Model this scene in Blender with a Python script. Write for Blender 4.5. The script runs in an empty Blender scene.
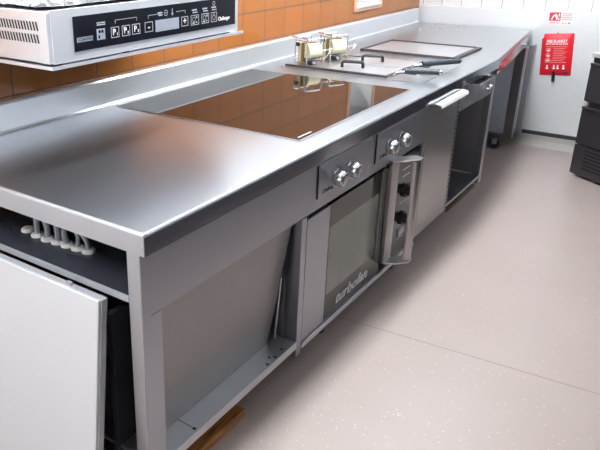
import bpy, bmesh, math, random
from mathutils import Vector, Matrix, noise
random.seed(7)
scn = bpy.context.scene
COL = scn.collection
PI = math.pi

# ------------------------------------------------------------------ camera
cd = bpy.data.cameras.new('camera')
cam = bpy.data.objects.new('camera', cd)
COL.objects.link(cam)
F, CX, CY = 671.09, 208.19, 200.67
cam.location = (1.0334, -1.1, 1.5841)
cam.rotation_mode = 'XYZ'
cam.rotation_euler = (1.1937, 0.0052, 0.6459)
cd.sensor_fit = 'HORIZONTAL'
cd.sensor_width = 36.0
cd.lens = F / 600 * 36.0
cd.shift_x = (300 - CX) / 600
cd.shift_y = (CY - 225) / 600
cd.clip_start = 0.02
scn.camera = cam

# ------------------------------------------------------------------ materials
def new_mat(name):
    m = bpy.data.materials.new(name)
    m.use_nodes = True
    nt = m.node_tree
    for n in list(nt.nodes):
        nt.nodes.remove(n)
    out = nt.nodes.new('ShaderNodeOutputMaterial')
    b = nt.nodes.new('ShaderNodeBsdfPrincipled')
    nt.links.new(b.outputs[0], out.inputs[0])
    return m, nt, b

def nd(nt, kind, **kw):
    n = nt.nodes.new(kind)
    for k, v in kw.items():
        setattr(n, k, v)
    return n

def plain(name, col, rough=0.5, metal=0.0, noise_amt=0.06, scale=30, coat=0.0, spec=0.5):
    m, nt, b = new_mat(name)
    tc = nd(nt, 'ShaderNodeTexCoord')
    nz = nd(nt, 'ShaderNodeTexNoise')
    nz.inputs['Scale'].default_value = scale
    nz.inputs['Detail'].default_value = 4
    nt.links.new(tc.outputs['Object'], nz.inputs['Vector'])
    mx = nd(nt, 'ShaderNodeMix', data_type='RGBA')
    mx.inputs[6].default_value = [c * (1 - noise_amt) for c in col] + [1]
    mx.inputs[7].default_value = [min(1, c * (1 + noise_amt)) for c in col] + [1]
    nt.links.new(nz.outputs['Fac'], mx.inputs[0])
    nt.links.new(mx.outputs[2], b.inputs['Base Color'])
    b.inputs['Roughness'].default_value = rough
    b.inputs['Metallic'].default_value = metal
    b.inputs['Coat Weight'].default_value = coat
    b.inputs['Specular IOR Level'].default_value = spec
    return m

def steel(name, col=(.62, .62, .635), rough=0.3, stretch=(60, 3, 60), amt=0.05, rvar=0.08, smudge=0.06, bump=0.0, metal=1.0):
    """brushed stainless steel: fine streaks along the short axis of 'stretch' plus broad smudges"""
    m, nt, b = new_mat(name)
    tc = nd(nt, 'ShaderNodeTexCoord')
    mp = nd(nt, 'ShaderNodeMapping')
    mp.inputs['Scale'].default_value = stretch
    nt.links.new(tc.outputs['Object'], mp.inputs['Vector'])
    nz = nd(nt, 'ShaderNodeTexNoise')
    nz.inputs['Scale'].default_value = 4
    nz.inputs['Detail'].default_value = 5
    nt.links.new(mp.outputs[0], nz.inputs['Vector'])
    n2 = nd(nt, 'ShaderNodeTexNoise')
    n2.inputs['Scale'].default_value = 5
    n2.inputs['Detail'].default_value = 6
    nt.links.new(tc.outputs['Object'], n2.inputs['Vector'])
    mx = nd(nt, 'ShaderNodeMix', data_type='RGBA')
    mx.inputs[6].default_value = [c * (1 - amt) for c in col] + [1]
    mx.inputs[7].default_value = [min(1, c * (1 + amt)) for c in col] + [1]
    nt.links.new(nz.outputs['Fac'], mx.inputs[0])
    nt.links.new(mx.outputs[2], b.inputs['Base Color'])
    a1 = nd(nt, 'ShaderNodeMath', operation='MULTIPLY_ADD')
    a1.inputs[1].default_value = rvar
    a1.inputs[2].default_value = rough - rvar / 2 - smudge / 2
    nt.links.new(nz.outputs['Fac'], a1.inputs[0])
    a2 = nd(nt, 'ShaderNodeMath', operation='MULTIPLY_ADD')
    a2.inputs[1].default_value = smudge
    nt.links.new(n2.outputs['Fac'], a2.inputs[0])
    nt.links.new(a1.outputs[0], a2.inputs[2])
    nt.links.new(a2.outputs[0], b.inputs['Roughness'])
    b.inputs['Metallic'].default_value = metal
    if bump:
        bp = nd(nt, 'ShaderNodeBump')
        bp.inputs['Strength'].default_value = bump
        bp.inputs['Distance'].default_value = 0.002
        nt.links.new(nz.outputs['Fac'], bp.inputs['Height'])
        nt.links.new(bp.outputs[0], b.inputs['Normal'])
    return m

def tile_mat(name, c1, c2, grout, w, h, u0, v0, axis, rough, mortar=0.0034):
    m, nt, b = new_mat(name)
    tc = nd(nt, 'ShaderNodeTexCoord')
    sp = nd(nt, 'ShaderNodeSeparateXYZ')
    nt.links.new(tc.outputs['Object'], sp.inputs[0])
    s1 = nd(nt, 'ShaderNodeMath', operation='SUBTRACT'); s1.inputs[1].default_value = u0 - 40 * w
    s2 = nd(nt, 'ShaderNodeMath', operation='SUBTRACT'); s2.inputs[1].default_value = v0 - 40 * h
    nt.links.new(sp.outputs[axis], s1.inputs[0])
    nt.links.new(sp.outputs['Z'], s2.inputs[0])
    cb = nd(nt, 'ShaderNodeCombineXYZ')
    nt.links.new(s1.outputs[0], cb.inputs[0]); nt.links.new(s2.outputs[0], cb.inputs[1])
    br = nd(nt, 'ShaderNodeTexBrick')
    br.offset = 0.0; br.squash = 1.0
    br.inputs['Color1'].default_value = (*c1, 1); br.inputs['Color2'].default_value = (*c2, 1)
    br.inputs['Mortar'].default_value = (*grout, 1)
    br.inputs['Scale'].default_value = 1.0
    br.inputs['Mortar Size'].default_value = mortar
    br.inputs['Mortar Smooth'].default_value = 0.15
    br.inputs['Brick Width'].default_value = w
    br.inputs['Row Height'].default_value = h
    nt.links.new(cb.outputs[0], br.inputs['Vector'])
    nt.links.new(br.outputs['Color'], b.inputs['Base Color'])
    rg = nd(nt, 'ShaderNodeMath', operation='MULTIPLY_ADD')
    rg.inputs[1].default_value = 0.6; rg.inputs[2].default_value = rough
    nt.links.new(br.outputs['Fac'], rg.inputs[0])
    nt.links.new(rg.outputs[0], b.inputs['Roughness'])
    wv = nd(nt, 'ShaderNodeTexNoise'); wv.inputs['Scale'].default_value = 9
    nt.links.new(tc.outputs['Object'], wv.inputs['Vector'])
    b1 = nd(nt, 'ShaderNodeBump'); b1.inputs['Strength'].default_value = 0.12; b1.inputs['Distance'].default_value = 0.01
    nt.links.new(wv.outputs['Fac'], b1.inputs['Height'])
    b2 = nd(nt, 'ShaderNodeBump', invert=True); b2.inputs['Strength'].default_value = 0.6; b2.inputs['Distance'].default_value = 0.002
    nt.links.new(br.outputs['Fac'], b2.inputs['Height'])
    nt.links.new(b1.outputs[0], b2.inputs['Normal'])
    nt.links.new(b2.outputs[0], b.inputs['Normal'])
    return m

def floor_mat():
    m, nt, b = new_mat('speckled_vinyl')
    tc = nd(nt, 'ShaderNodeTexCoord')
    nz = nd(nt, 'ShaderNodeTexNoise'); nz.inputs['Scale'].default_value = 2.2; nz.inputs['Detail'].default_value = 6
    nt.links.new(tc.outputs['Object'], nz.inputs['Vector'])
    mx = nd(nt, 'ShaderNodeMix', data_type='RGBA')
    mx.inputs[6].default_value = (.325, .268, .245, 1); mx.inputs[7].default_value = (.38, .318, .295, 1)
    nt.links.new(nz.outputs['Fac'], mx.inputs[0])
    # fine grain
    gz = nd(nt, 'ShaderNodeTexNoise'); gz.inputs['Scale'].default_value = 160; gz.inputs['Detail'].default_value = 2
    nt.links.new(tc.outputs['Object'], gz.inputs['Vector'])
    gr = nd(nt, 'ShaderNodeMapRange'); gr.inputs[1].default_value = 5.0; gr.inputs[2].default_value = .7
    gr.inputs[3].default_value = .84; gr.inputs[4].default_value = 1.08
    nt.links.new(gz.outputs['Fac'], gr.inputs[0])
    mg = nd(nt, 'ShaderNodeMix', data_type='RGBA', blend_type='MULTIPLY'); mg.inputs[0].default_value = 1
    nt.links.new(mx.outputs[2], mg.inputs[6]); nt.links.new(gr.outputs[0], mg.inputs[7])
    # pale flecks
    vo = nd(nt, 'ShaderNodeTexVoronoi'); vo.inputs['Scale'].default_value = 62
    nt.links.new(tc.outputs['Object'], vo.inputs['Vector'])
    wn = nd(nt, 'ShaderNodeTexWhiteNoise')
    nt.links.new(vo.outputs['Position'], wn.inputs['Vector'])
    pk = nd(nt, 'ShaderNodeMath', operation='GREATER_THAN'); pk.inputs[1].default_value = .76
    nt.links.new(wn.outputs['Value'], pk.inputs[0])
    ds = nd(nt, 'ShaderNodeMapRange'); ds.inputs[1].default_value = .17; ds.inputs[2].default_value = .11
    nt.links.new(vo.outputs['Distance'], ds.inputs[0])
    fk = nd(nt, 'ShaderNodeMath', operation='MULTIPLY')
    nt.links.new(pk.outputs[0], fk.inputs[0]); nt.links.new(ds.outputs[0], fk.inputs[1])
    m2 = nd(nt, 'ShaderNodeMix', data_type='RGBA'); m2.inputs[7].default_value = (.60, .585, .57, 1)
    nt.links.new(fk.outputs[0], m2.inputs[0]); nt.links.new(mg.outputs[2], m2.inputs[6])
    # welded seam of the sheet
    sp = nd(nt, 'ShaderNodeSeparateXYZ'); nt.links.new(tc.outputs['Object'], sp.inputs[0])
    ln = nd(nt, 'ShaderNodeMath', operation='MULTIPLY_ADD'); ln.inputs[1].default_value = -.083; ln.inputs[2].default_value = -1.315
    nt.links.new(sp.outputs['X'], ln.inputs[0])
    ad = nd(nt, 'ShaderNodeMath', operation='ADD'); nt.links.new(ln.outputs[0], ad.inputs[0]); nt.links.new(sp.outputs['Y'], ad.inputs[1])
    ab = nd(nt, 'ShaderNodeMath', operation='ABSOLUTE'); nt.links.new(ad.outputs[0], ab.inputs[0])
    sm = nd(nt, 'ShaderNodeMapRange'); sm.inputs[1].default_value = .0042; sm.inputs[2].default_value = .0018
    nt.links.new(ab.outputs[0], sm.inputs[0])
    m3 = nd(nt, 'ShaderNodeMix', data_type='RGBA'); m3.inputs[7].default_value = (.25, .2, .18, 1)
    nt.links.new(sm.outputs[0], m3.inputs[0]); nt.links.new(m2.outputs[2], m3.inputs[6])
    nt.links.new(m3.outputs[2], b.inputs['Base Color'])
    b.inputs['Roughness'].default_value = .42
    bp = nd(nt, 'ShaderNodeBump'); bp.inputs['Strength'].default_value = .25; bp.inputs['Distance'].default_value = .001
    nt.links.new(gz.outputs['Fac'], bp.inputs['Height']); nt.links.new(bp.outputs[0], b.inputs['Normal'])
    return m

def wood_mat():
    m, nt, b = new_mat('varnished_wood')
    tc = nd(nt, 'ShaderNodeTexCoord')
    mp = nd(nt, 'ShaderNodeMapping'); mp.inputs['Scale'].default_value = (40, 4, 40)
    nt.links.new(tc.outputs['Object'], mp.inputs['Vector'])
    nz = nd(nt, 'ShaderNodeTexNoise'); nz.inputs['Scale'].default_value = 2.5; nz.inputs['Detail'].default_value = 6
    nt.links.new(mp.outputs[0], nz.inputs['Vector'])
    cr = nd(nt, 'ShaderNodeValToRGB')
    cr.color_ramp.elements[0].color = (.16, .055, .015, 1); cr.color_ramp.elements[1].color = (.50, .22, .06, 1)
    cr.color_ramp.elements[0].position = .3; cr.color_ramp.elements[1].position = .7
    nt.links.new(nz.outputs['Fac'], cr.inputs[0]); nt.links.new(cr.outputs[0], b.inputs['Base Color'])
    b.inputs['Roughness'].default_value = .45
    return m

def emit_mat(name, col, s):
    m = bpy.data.materials.new(name); m.use_nodes = True; nt = m.node_tree
    for n in list(nt.nodes): nt.nodes.remove(n)
    o = nt.nodes.new('ShaderNodeOutputMaterial'); e = nt.nodes.new('ShaderNodeEmission')
    e.inputs[0].default_value = (*col, 1); e.inputs[1].default_value = s
    nt.links.new(e.outputs[0], o.inputs[0]); return m

M = {}
M['top'] = steel('worktop_steel', (.46, .485, .53), .29, (60, 3, 60), .04, .05, .03, 0, .98)
M['lip'] = steel('folded_edge_steel', (.44, .47, .53), .13, (40, 2, 60), .04, .04, .04)
M['front'] = steel('front_steel', (.38, .39, .43), .34, (60, 3, 60), .04, .08, .06)
M['upst'] = steel('upstand_steel', (.80, .82, .85), .34, (60, 2, 60), .04, .06, .06, 0, .75)
M['end'] = steel('end_steel', (.60, .61, .65), .42, (60, 60, 4), .04, .08, .06)
M['inner'] = steel('inner_steel', (.50, .50, .52), .38, (60, 60, 4), .05, .08, .08)
M['door'] = steel('door_steel', (.42, .41, .41), .30, (60, 60, 4), .04, .08, .05)
M['clad'] = steel('wall_cladding_steel', (.82, .85, .87), .36, (4, 60, 60), .06, .12, .14, 0, .35)
M['chrome'] = steel('chrome', (.78, .78, .79), .12, (20, 20, 20), .02, .03, .03)
M['sal'] = steel('grill_steel', (.80, .82, .87), .36, (60, 4, 60), .03, .06, .05, 0, .6)
M['griddle'] = steel('griddle_steel', (.56, .575, .61), .36, (30, 30, 30), .03, .02, .03, 0, .9)
M['knob'] = steel('knob_steel', (.46, .46, .48), .24, (20, 20, 20), .03, .04, .04)
M['fridge'] = steel('fridge_steel', (.085, .08, .088), .42, (60, 60, 4), .05, .06, .05, 0, .7)
M['bluesteel'] = steel('film_covered_steel', (.52, .58, .68), .36, (10, 10, 10), .12, .08, .1, 0, .0)
M['foil'] = steel('aluminium_foil', (.50, .51, .54), .18, (30, 30, 30), .03, .1, .05, 0, 1)
M['glass'] = plain('black_ceramic_glass', (.012, .010, .009), .03, 0, .05, 20, spec=.24)
M['fascia'] = plain('black_fascia_glass', (.006, .008, .014), .12, 0, .05, 20)
M['ovenglass'] = plain('dark_oven_glass', (.022, .024, .022), .07, 0, .05, 20)
M['ovenin'] = plain('painted_lit_oven_glass', (.14, .15, .125), .10, 0, .4, 4)  # glow of the lit oven interior is put into the glass colour
M['black'] = plain('black_plastic', (.014, .014, .016), .4)
M['blackgloss'] = plain('black_coated_sheet', (.045, .05, .065), .2, 0, .3, 8)
M['dark'] = plain('dark_recess', (.006, .006, .007), .7)
M['grip'] = plain('charcoal_grip', (.035, .042, .055), .45)
M['white'] = plain('white_laminate', (.60, .60, .62), .38, 0, .02, 6)
M['whitep'] = plain('white_plastic', (.80, .79, .77), .4, 0, .03)
M['greyedge'] = plain('grey_edging', (.40, .41, .44), .4)
M['grey'] = plain('grey_plastic', (.42, .44, .48), .45)
M['cable'] = plain('grey_cable', (.33, .35, .40), .45)
M['cream'] = plain('cream_pad', (.78, .73, .50), .6, 0, .08, 60)
M['brown'] = plain('brown_pad_side', (.20, .13, .025), .5, 0, .2, 20)
M['red'] = plain('red_pouch', (.74, .014, .03), .38, 0, .08, 12)
M['pink'] = plain('faded_red_print', (.80, .36, .34), .5)
M['redink'] = plain('red_print', (.62, .03, .05), .5)
M['ink'] = plain('white_print', (.90, .86, .86), .5)
M['screen'] = plain('grey_screen', (.38, .43, .52), .3)
M['icon'] = plain('pale_icon_print', (.48, .50, .54), .4)
M['wall'] = plain('painted_wall', (.80, .79, .77), .6, 0, .03, 3)
M['greywall'] = plain('grey_painted_wall', (.32, .33, .35), .5, 0, .03, 3)
M['ceil'] = plain('white_ceiling', (.84, .84, .84), .7, 0, .02, 3)
M['peach'] = plain('peach_frame', (.74, .42, .30), .4)
M['skirt'] = plain('grey_coved_skirting', (.40, .385, .37), .4, 0, .06, 8)
M['strip'] = plain('dark_green_strip', (.03, .036, .034), .5)
M['crumb'] = plain('pale_crumb', (.85, .83, .80), .7)
M['rubber'] = plain('blue_black_rubber', (.02, .025, .045), .45)
M['pane'] = plain('grey_window_glass', (.30, .34, .38), .08)
M['tile'] = tile_mat('orange_wall_tile', (.48, .165, .037), (.43, .148, .034), (.13, .075, .045), .2195, .163, .459, 1.185, 'Y', .10)
M['wtile'] = tile_mat('white_wall_tile', (.86, .86, .85), (.84, .84, .83), (.40, .38, .37), .1565, .2, -.878, 1.035, 'X', .14, .003)
M['floor'] = floor_mat()
M['wood'] = wood_mat()
M['frost'] = emit_mat('daylit_frosted_glass', (.93, .97, 1.0), 2.2)
M['oldwood'] = plain('weathered_board', (.14, .10, .05), .6, 0, .25, 30)
M['darksteel'] = steel('dark_steel', (.16, .155, .155), .3, (30, 30, 30), .06, .06, .05)
M['lamp'] = emit_mat('lit_diffuser', (.93, .965, 1.0), 37)

# ------------------------------------------------------------------ mesh helpers
def box(bm, x0, x1, y0, y1, z0, z1):
    vs = [bm.verts.new((x, y, z)) for z in (z0, z1) for y in (y0, y1) for x in (x0, x1)]
    for f in ((0, 2, 3, 1), (4, 5, 7, 6), (0, 1, 5, 4), (2, 6, 7, 3), (0, 4, 6, 2), (1, 3, 7, 5)):
        bm.faces.new([vs[i] for i in f])
    return bm

def B(x0, x1, y0, y1, z0, z1):
    return box(bmesh.new(), x0, x1, y0, y1, z0, z1)

def prism(bm, pts, axis, a0, a1):
    """extrude a polygon along an axis; pts are (u,v) in the other two axes in xyz order"""
    def P(u, v, a):
        return {'x': (a, u, v), 'y': (u, a, v), 'z': (u, v, a)}[axis]
    lo = [bm.verts.new(P(u, v, a0)) for u, v in pts]
    hi = [bm.verts.new(P(u, v, a1)) for u, v in pts]
    n = len(pts)
    bm.faces.new(lo[::-1]); bm.faces.new(hi)
    for i in range(n):
        bm.faces.new((lo[i], lo[(i + 1) % n], hi[(i + 1) % n], hi[i]))
    bmesh.ops.recalc_face_normals(bm, faces=bm.faces[:])
    return bm

def tube(bm, pts, r, seg=8, cap=True, closed=False):
    pts = [Vector(p) for p in pts]
    n = len(pts); rings = []
    up = Vector((0, 0, 1))
    prev = None
    for i, p in enumerate(pts):
        if closed:
            d = (pts[(i + 1) % n] - pts[i - 1]).normalized()
        else:
            d = (pts[min(i + 1, n - 1)] - pts[max(i - 1, 0)]).normalized()
        if prev is None:
            a = d.cross(up)
            if a.length < 1e-3: a = d.cross(Vector((1, 0, 0)))
        else:
            a = prev - d * prev.dot(d)
            if a.length < 1e-4: a = d.cross(up)
        a.normalize(); prev = a
        bb = d.cross(a)
        rings.append([bm.verts.new(p + r * (math.cos(t) * a + math.sin(t) * bb)) for t in [2 * PI * k / seg for k in range(seg)]])
    m = n if closed else n - 1
    for i in range(m):
        A, C = rings[i], rings[(i + 1) % n]
        for k in range(seg):
            bm.faces.new((A[k], A[(k + 1) % seg], C[(k + 1) % seg], C[k]))
    if cap and not closed:
        bm.faces.new(rings[0][::-1]); bm.faces.new(rings[-1])
    bmesh.ops.recalc_face_normals(bm, faces=bm.faces[:])
    return bm

def spline(pts, n=8):
    pts = [Vector(p) for p in pts]; out = []
    for i in range(len(pts) - 1):
        p0 = pts[max(i - 1, 0)]; p1 = pts[i]; p2 = pts[i + 1]; p3 = pts[min(i + 2, len(pts) - 1)]
        for k in range(n):
            t = k / n
            out.append(.5 * ((2 * p1) + (p2 - p0) * t + (2 * p0 - 5 * p1 + 4 * p2 - p3) * t * t + (3 * p1 - p0 - 3 * p2 + p3) * t ** 3))
    out.append(pts[-1]); return out

def round_path(pts, r, n=4):
    """polyline with its inner corners rounded"""
    pts = [Vector(p) for p in pts]; out = [pts[0]]
    for i in range(1, len(pts) - 1):
        a = (pts[i - 1] - pts[i]).normalized(); b = (pts[i + 1] - pts[i]).normalized()
        p, q = pts[i] + a * r, pts[i] + b * r
        for k in range(n + 1):
            t = k / n
            out.append((1 - t) ** 2 * p + 2 * t * (1 - t) * pts[i] + t * t * q)
    out.append(pts[-1]); return out

def lathe(bm, prof, origin, axis='z', seg=24, lobes=0, lobe=0.0):
    """prof = [(r, h)]; revolve about an axis through origin"""
    o = Vector(origin); rings = []
    for r, h in prof:
        ring = []
        for k in range(seg):
            t = 2 * PI * k / seg
            rr = r * (1 + (lobe * math.cos(lobes * t) if lobes else 0))
            u, v = rr * math.cos(t), rr * math.sin(t)
            ring.append(bm.verts.new(o + Vector({'z': (u, v, h), 'x': (h, u, v), 'y': (u, h, v)}[axis])))
        rings.append(ring)
    for A, C in zip(rings, rings[1:]):
        for k in range(seg):
            bm.faces.new((A[k], A[(k + 1) % seg], C[(k + 1) % seg], C[k]))
    bm.faces.new(rings[0][::-1]); bm.faces.new(rings[-1])
    bmesh.ops.recalc_face_normals(bm, faces=bm.faces[:])
    return bm

def xf(bm, mat):
    bmesh.ops.transform(bm, matrix=mat, verts=bm.verts[:]); return bm

OFF = {}          # world offset already carried by a thing (None-like zero for local building)
def obj(name, geo, mat=None, parent=None, bevel=0.0, smooth=False, seg=2):
    """ONE mesh object; geo is a bmesh, or a list of (bmesh, material) joined into one mesh"""
    lst = geo if isinstance(geo, list) else [(geo, mat)]
    me = bpy.data.meshes.new(name)
    allb = bmesh.new(); mats = []
    for b, m in lst:
        if m not in mats: mats.append(m)
        for f in b.faces: f.material_index = mats.index(m)
        tmp = bpy.data.meshes.new('tmp'); b.to_mesh(tmp); b.free()
        allb.from_mesh(tmp); bpy.data.meshes.remove(tmp)
    off = OFF.get(parent.name, Vector()) if parent else Vector()
    if off.length: bmesh.ops.translate(allb, vec=-off, verts=allb.verts[:])
    if smooth:
        for f in allb.faces: f.smooth = True
    allb.to_mesh(me); allb.free()
    for m in mats: me.materials.append(M[m])
    o = bpy.data.objects.new(name, me); COL.objects.link(o)
    if parent:
        o.parent = parent; OFF[o.name] = off
    if smooth:
        me.set_sharp_from_angle(angle=math.radians(62))
    if bevel:
        md = o.modifiers.new('bevel', 'BEVEL'); md.width = bevel; md.segments = seg; md.limit_method = 'ANGLE'; md.angle_limit = math.radians(40)
        md.harden_normals = False
    return o

def thing(name, label, cat, loc=(0, 0, 0), rot=(0, 0, 0), group=None, local=False):
    o = bpy.data.objects.new(name, None); COL.objects.link(o)
    o.empty_display_size = .05
    o.location = loc; o.rotation_euler = rot
    o['label'] = label; o['category'] = cat
    if group: o['group'] = group
    OFF[o.name] = Vector() if local else Vector(loc)
    return o

def tag(o, label, cat, group=None, kind=None):
    o['label'] = label; o['category'] = cat
    if group: o['group'] = group
    if kind: o['kind'] = kind
    return o

def struct(name, geo, mat=None, **k):
    o = obj(name, geo, mat, **k); o['kind'] = 'structure'; return o

def copy_tree(o, parent=None):
    c = o.copy(); COL.objects.link(c)
    if parent is not None:
        c.parent = parent
    for ch in list(o.children): copy_tree(ch, c)
    return c

def text(name, s, mat, parent, matrix, size, sx=1.0, shear=0.0, extr=.0006, align='LEFT', bold=0.0):
    cu = bpy.data.curves.new(name, 'FONT')
    cu.body = s; cu.size = size; cu.shear = shear; cu.extrude = extr; cu.align_x = align; cu.align_y = 'CENTER'; cu.offset = bold
    t = bpy.data.objects.new('tmp_text', cu); COL.objects.link(t)
    dg = bpy.context.evaluated_depsgraph_get()
    me = bpy.data.meshes.new_from_object(t.evaluated_get(dg))
    bpy.data.objects.remove(t)
    me.transform(matrix @ Matrix.Diagonal((sx, 1, 1, 1)))
    off = OFF.get(parent.name, Vector())
    me.transform(Matrix.Translation(-off))
    me.materials.clear(); me.materials.append(M[mat])
    me.name = name
    o = bpy.data.objects.new(name, me); COL.objects.link(o); o.parent = parent; OFF[o.name] = off
    return o

RX = Matrix.Rotation(PI / 2, 4, 'X')
FACE_X = Matrix.Rotation(PI / 2, 4, 'Z') @ RX       # lettering on a face that looks to +x, reading along +y
FACE_NY = RX                                         # lettering on a face that looks to -y, reading along +x
def at(x, y, z, R): return Matrix.Translation((x, y, z)) @ R

# ------------------------------------------------------------------ setting
WX, WY = -1.068, 4.62           # left (tiled) wall plane, far wall plane
RXW, NYW, CZ = 2.3, -2.6, 2.65
struct('floor', B(WX - .3, RXW + .1, NYW - .1, WY + .1, -.1, 0), 'floor')
struct('ceiling', B(WX - .3, RXW + .1, NYW - .1, WY + .1, CZ, CZ + .1), 'ceil')
wl = bmesh.new()
NEAR = -.25
wy0, wy1, wz0, wz1 = 3.39, 3.80, 1.105, 1.50
TZ = 1.511                       # tiled up to here, painted above
box(wl, WX - .3, WX, NEAR, wy0, 0, TZ); box(wl, WX - .3, WX, wy1, WY + .1, 0, TZ)
box(wl, WX - .3, WX, wy0, wy1, 0, wz0); box(wl, WX - .3, WX, wy0, wy1, wz1, TZ)
struct('wall_left', [(wl, 'tile'), (B(WX - .3, WX, NYW - .1, NEAR, 0, CZ), 'wall'), (B(WX - .3, WX - .006, NEAR, WY + .1, TZ, CZ), 'wall')])
struct('wall_back', B(WX, RXW + .1, WY, WY + .1, 0, CZ), 'wtile')
ry0, ry1, rz0, rz1 = 1.2, 4.4, 1.85, 2.45
wr = bmesh.new()
box(wr, RXW, RXW + .1, NYW, ry0, 0, CZ); box(wr, RXW, RXW + .1, ry1, WY, 0, CZ)
box(wr, RXW, RXW + .1, ry0, ry1, 0, rz0); box(wr, RXW, RXW + .1, ry0, ry1, rz1, CZ)
struct('wall_right', wr, 'greywall')
wr = bmesh.new()
for a in (ry0, (ry0 + ry1) / 2 - .03, ry1 - .06): box(wr, RXW + .02, RXW + .08, a, a + .06, rz0, rz1)
for a in (rz0, rz1 - .06): box(wr, RXW + .03, RXW + .07, ry0 + .06, ry1 - .06, a, a + .06)
struct('added_window_3', wr, 'whitep')  # unseen window, added to throw fill light on the upstand
fw0, fw1, fz0, fz1 = -1.0, .0, 1.5, 2.3
wf_ = bmesh.new()
box(wf_, WX, fw0, NYW - .1, NYW, 0, CZ); box(wf_, fw1, RXW, NYW - .1, NYW, 0, CZ)
box(wf_, fw0, fw1, NYW - .1, NYW, 0, fz0); box(wf_, fw0, fw1, NYW - .1, NYW, fz1, CZ)
struct('wall_front', wf_, 'wall')
wf_ = bmesh.new()
for a, b in ((fw0, fw0 + .06), (-.53, -.47), (fw1 - .06, fw1)): box(wf_, a, b, NYW - .08, NYW - .02, fz0, fz1)
for a, b in ((fz0, fz0 + .06), (fz1 - .06, fz1)): box(wf_, fw0 + .06, fw1 - .06, NYW - .08, NYW - .02, a, b)
struct('added_window_2', wf_, 'whitep')  # unseen window, added to brighten the faces at the near end
struct('trim_1', B(WX + .002, RXW, WY - .010, WY, .115, 1.035), 'clad', bevel=.002)
struct('trim_2', B(WX + .002, RXW, WY - .013, WY, .085, .115), 'strip')
bs = bmesh.new()
prism(bs, [(WY, 0), (WY, .085), (WY - .02, .085), (WY - .022, .045), (WY - .03, .02), (WY - .05, .006), (WY - .06, 0)], 'x', WX + .002, RXW)
struct('baseboard_back', bs, 'skirt')
# serving-hatch window in the tiled wall
w1 = bmesh.new()
box(w1, WX, WX + .012, wy0 - .03, wy1 + .03, wz0 - .03, wz0); box(w1, WX, WX + .012, wy0 - .03, wy1 + .03, wz1, wz1 + .03)
box(w1, WX, WX + .012, wy0 - .03, wy0, wz0, wz1); box(w1, WX, WX + .012, wy1, wy1 + .03, wz0, wz1)
win = struct('window_1', w1, 'peach', bevel=.004)
obj('sill', prism(bmesh.new(), [(WX - .055, wz0), (WX - .055, wz0 + .012), (WX + .010, wz0 + .012), (WX + .018, wz0 + .006), (WX + .018, wz0 - .006), (WX + .0125, wz0 - .006), (WX + .0125, wz0)], 'y', wy0 + .001, wy1 - .001), 'whitep', win, bevel=.002)
obj('inner_ledge', B(WX - .25, WX - .056, wy0 + .001, wy1 - .001, wz0, wz0 + .010), 'pane', win)
obj('reveal', B(WX - .25, WX - .001, wy0, wy0 + .004, wz0 + .012, wz1), 'wall', win)
obj('reveal', B(WX - .25, WX - .001, wy1 - .004, wy1, wz0 + .012, wz1), 'wall', win)
obj('reveal', B(WX - .25, WX - .001, wy0 + .004, wy1 - .004, wz1 - .004, wz1), 'grey', win)
obj('pane', B(WX - .262, WX - .252, wy0 + .001, wy1 - .001, wz0, wz1), 'frost', win)

# ------------------------------------------------------------------ ceiling lights (the room's lamps, above the frame)
def ceiling_light(x, y, lx, ly, label):
    t = thing('ceiling_light', label, 'light', (x, y, CZ), group='ceiling light panels')
    fr = bmesh.new()
    box(fr, x - lx / 2 - .03, x + lx / 2 + .03, y - ly / 2 - .03, y + ly / 2 + .03, CZ - .03, CZ - .001)
    obj('housing', fr, 'whitep', t, bevel=.003)
    obj('diffuser', B(x - lx / 2, x + lx / 2, y - ly / 2, y + ly / 2, CZ - .036, CZ - .030), 'lamp', t)
LIGHTS = [(-.17, -1.3), (-.17, .5), (-.17, 1.9), (-.17, 3.15)]
for x, y in LIGHTS:
    ceiling_light(x, y, .26, 1.2, 'flush white ceiling light panel over the worktop row, above the frame')

# ------------------------------------------------------------------ worktop with upstand
ct = thing('worktop', 'long brushed stainless steel worktop with rolled front edge and rear upstand', 'worktop', (-.5, 1.5, .838))
YE = 3.14
tp = bmesh.new()
RR_ = .009
arc = [(RR_ * math.sin(t), RR_ * (math.cos(t) - 1)) for t in [PI / 2 * k / 6 for k in range(7)]]
prism(tp, [(-1.038, .862), (-1.038, .9)] + [(-RR_ + a, .9 + b) for a, b in arc] + [(0, .838), (-.022, .838), (-.022, .862)], 'y', RR_, YE)
obj('top_sheet', tp, 'top', ct, smooth=True)
lp = bmesh.new()
prism(lp, [(-.0005, .8385), (-.0005, .8908), (.0008, .8908), (.0012, .888), (.0012, .8385)], 'y', .002, YE)
obj('front_lip', lp, 'lip', ct)
el = bmesh.new()
prism(el, [(0, .838)] + [(RR_ - a, .9 + b) for a, b in reversed(arc)] + [(RR_, .862), (RR_, .838)], 'x', -1.036, -.0005)
obj('end_lip', el, 'end', ct, smooth=True)
up = bmesh.new()
prism(up, [(-1.040, .9), (-1.030, .9), (-1.036, .908), (-1.038, 1.004), (-1.044, 1.012), (WX + .001, 1.012), (WX + .001, .862), (-1.040, .862)], 'y', .002, YE)
obj('upstand', up, 'upst', ct)

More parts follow.
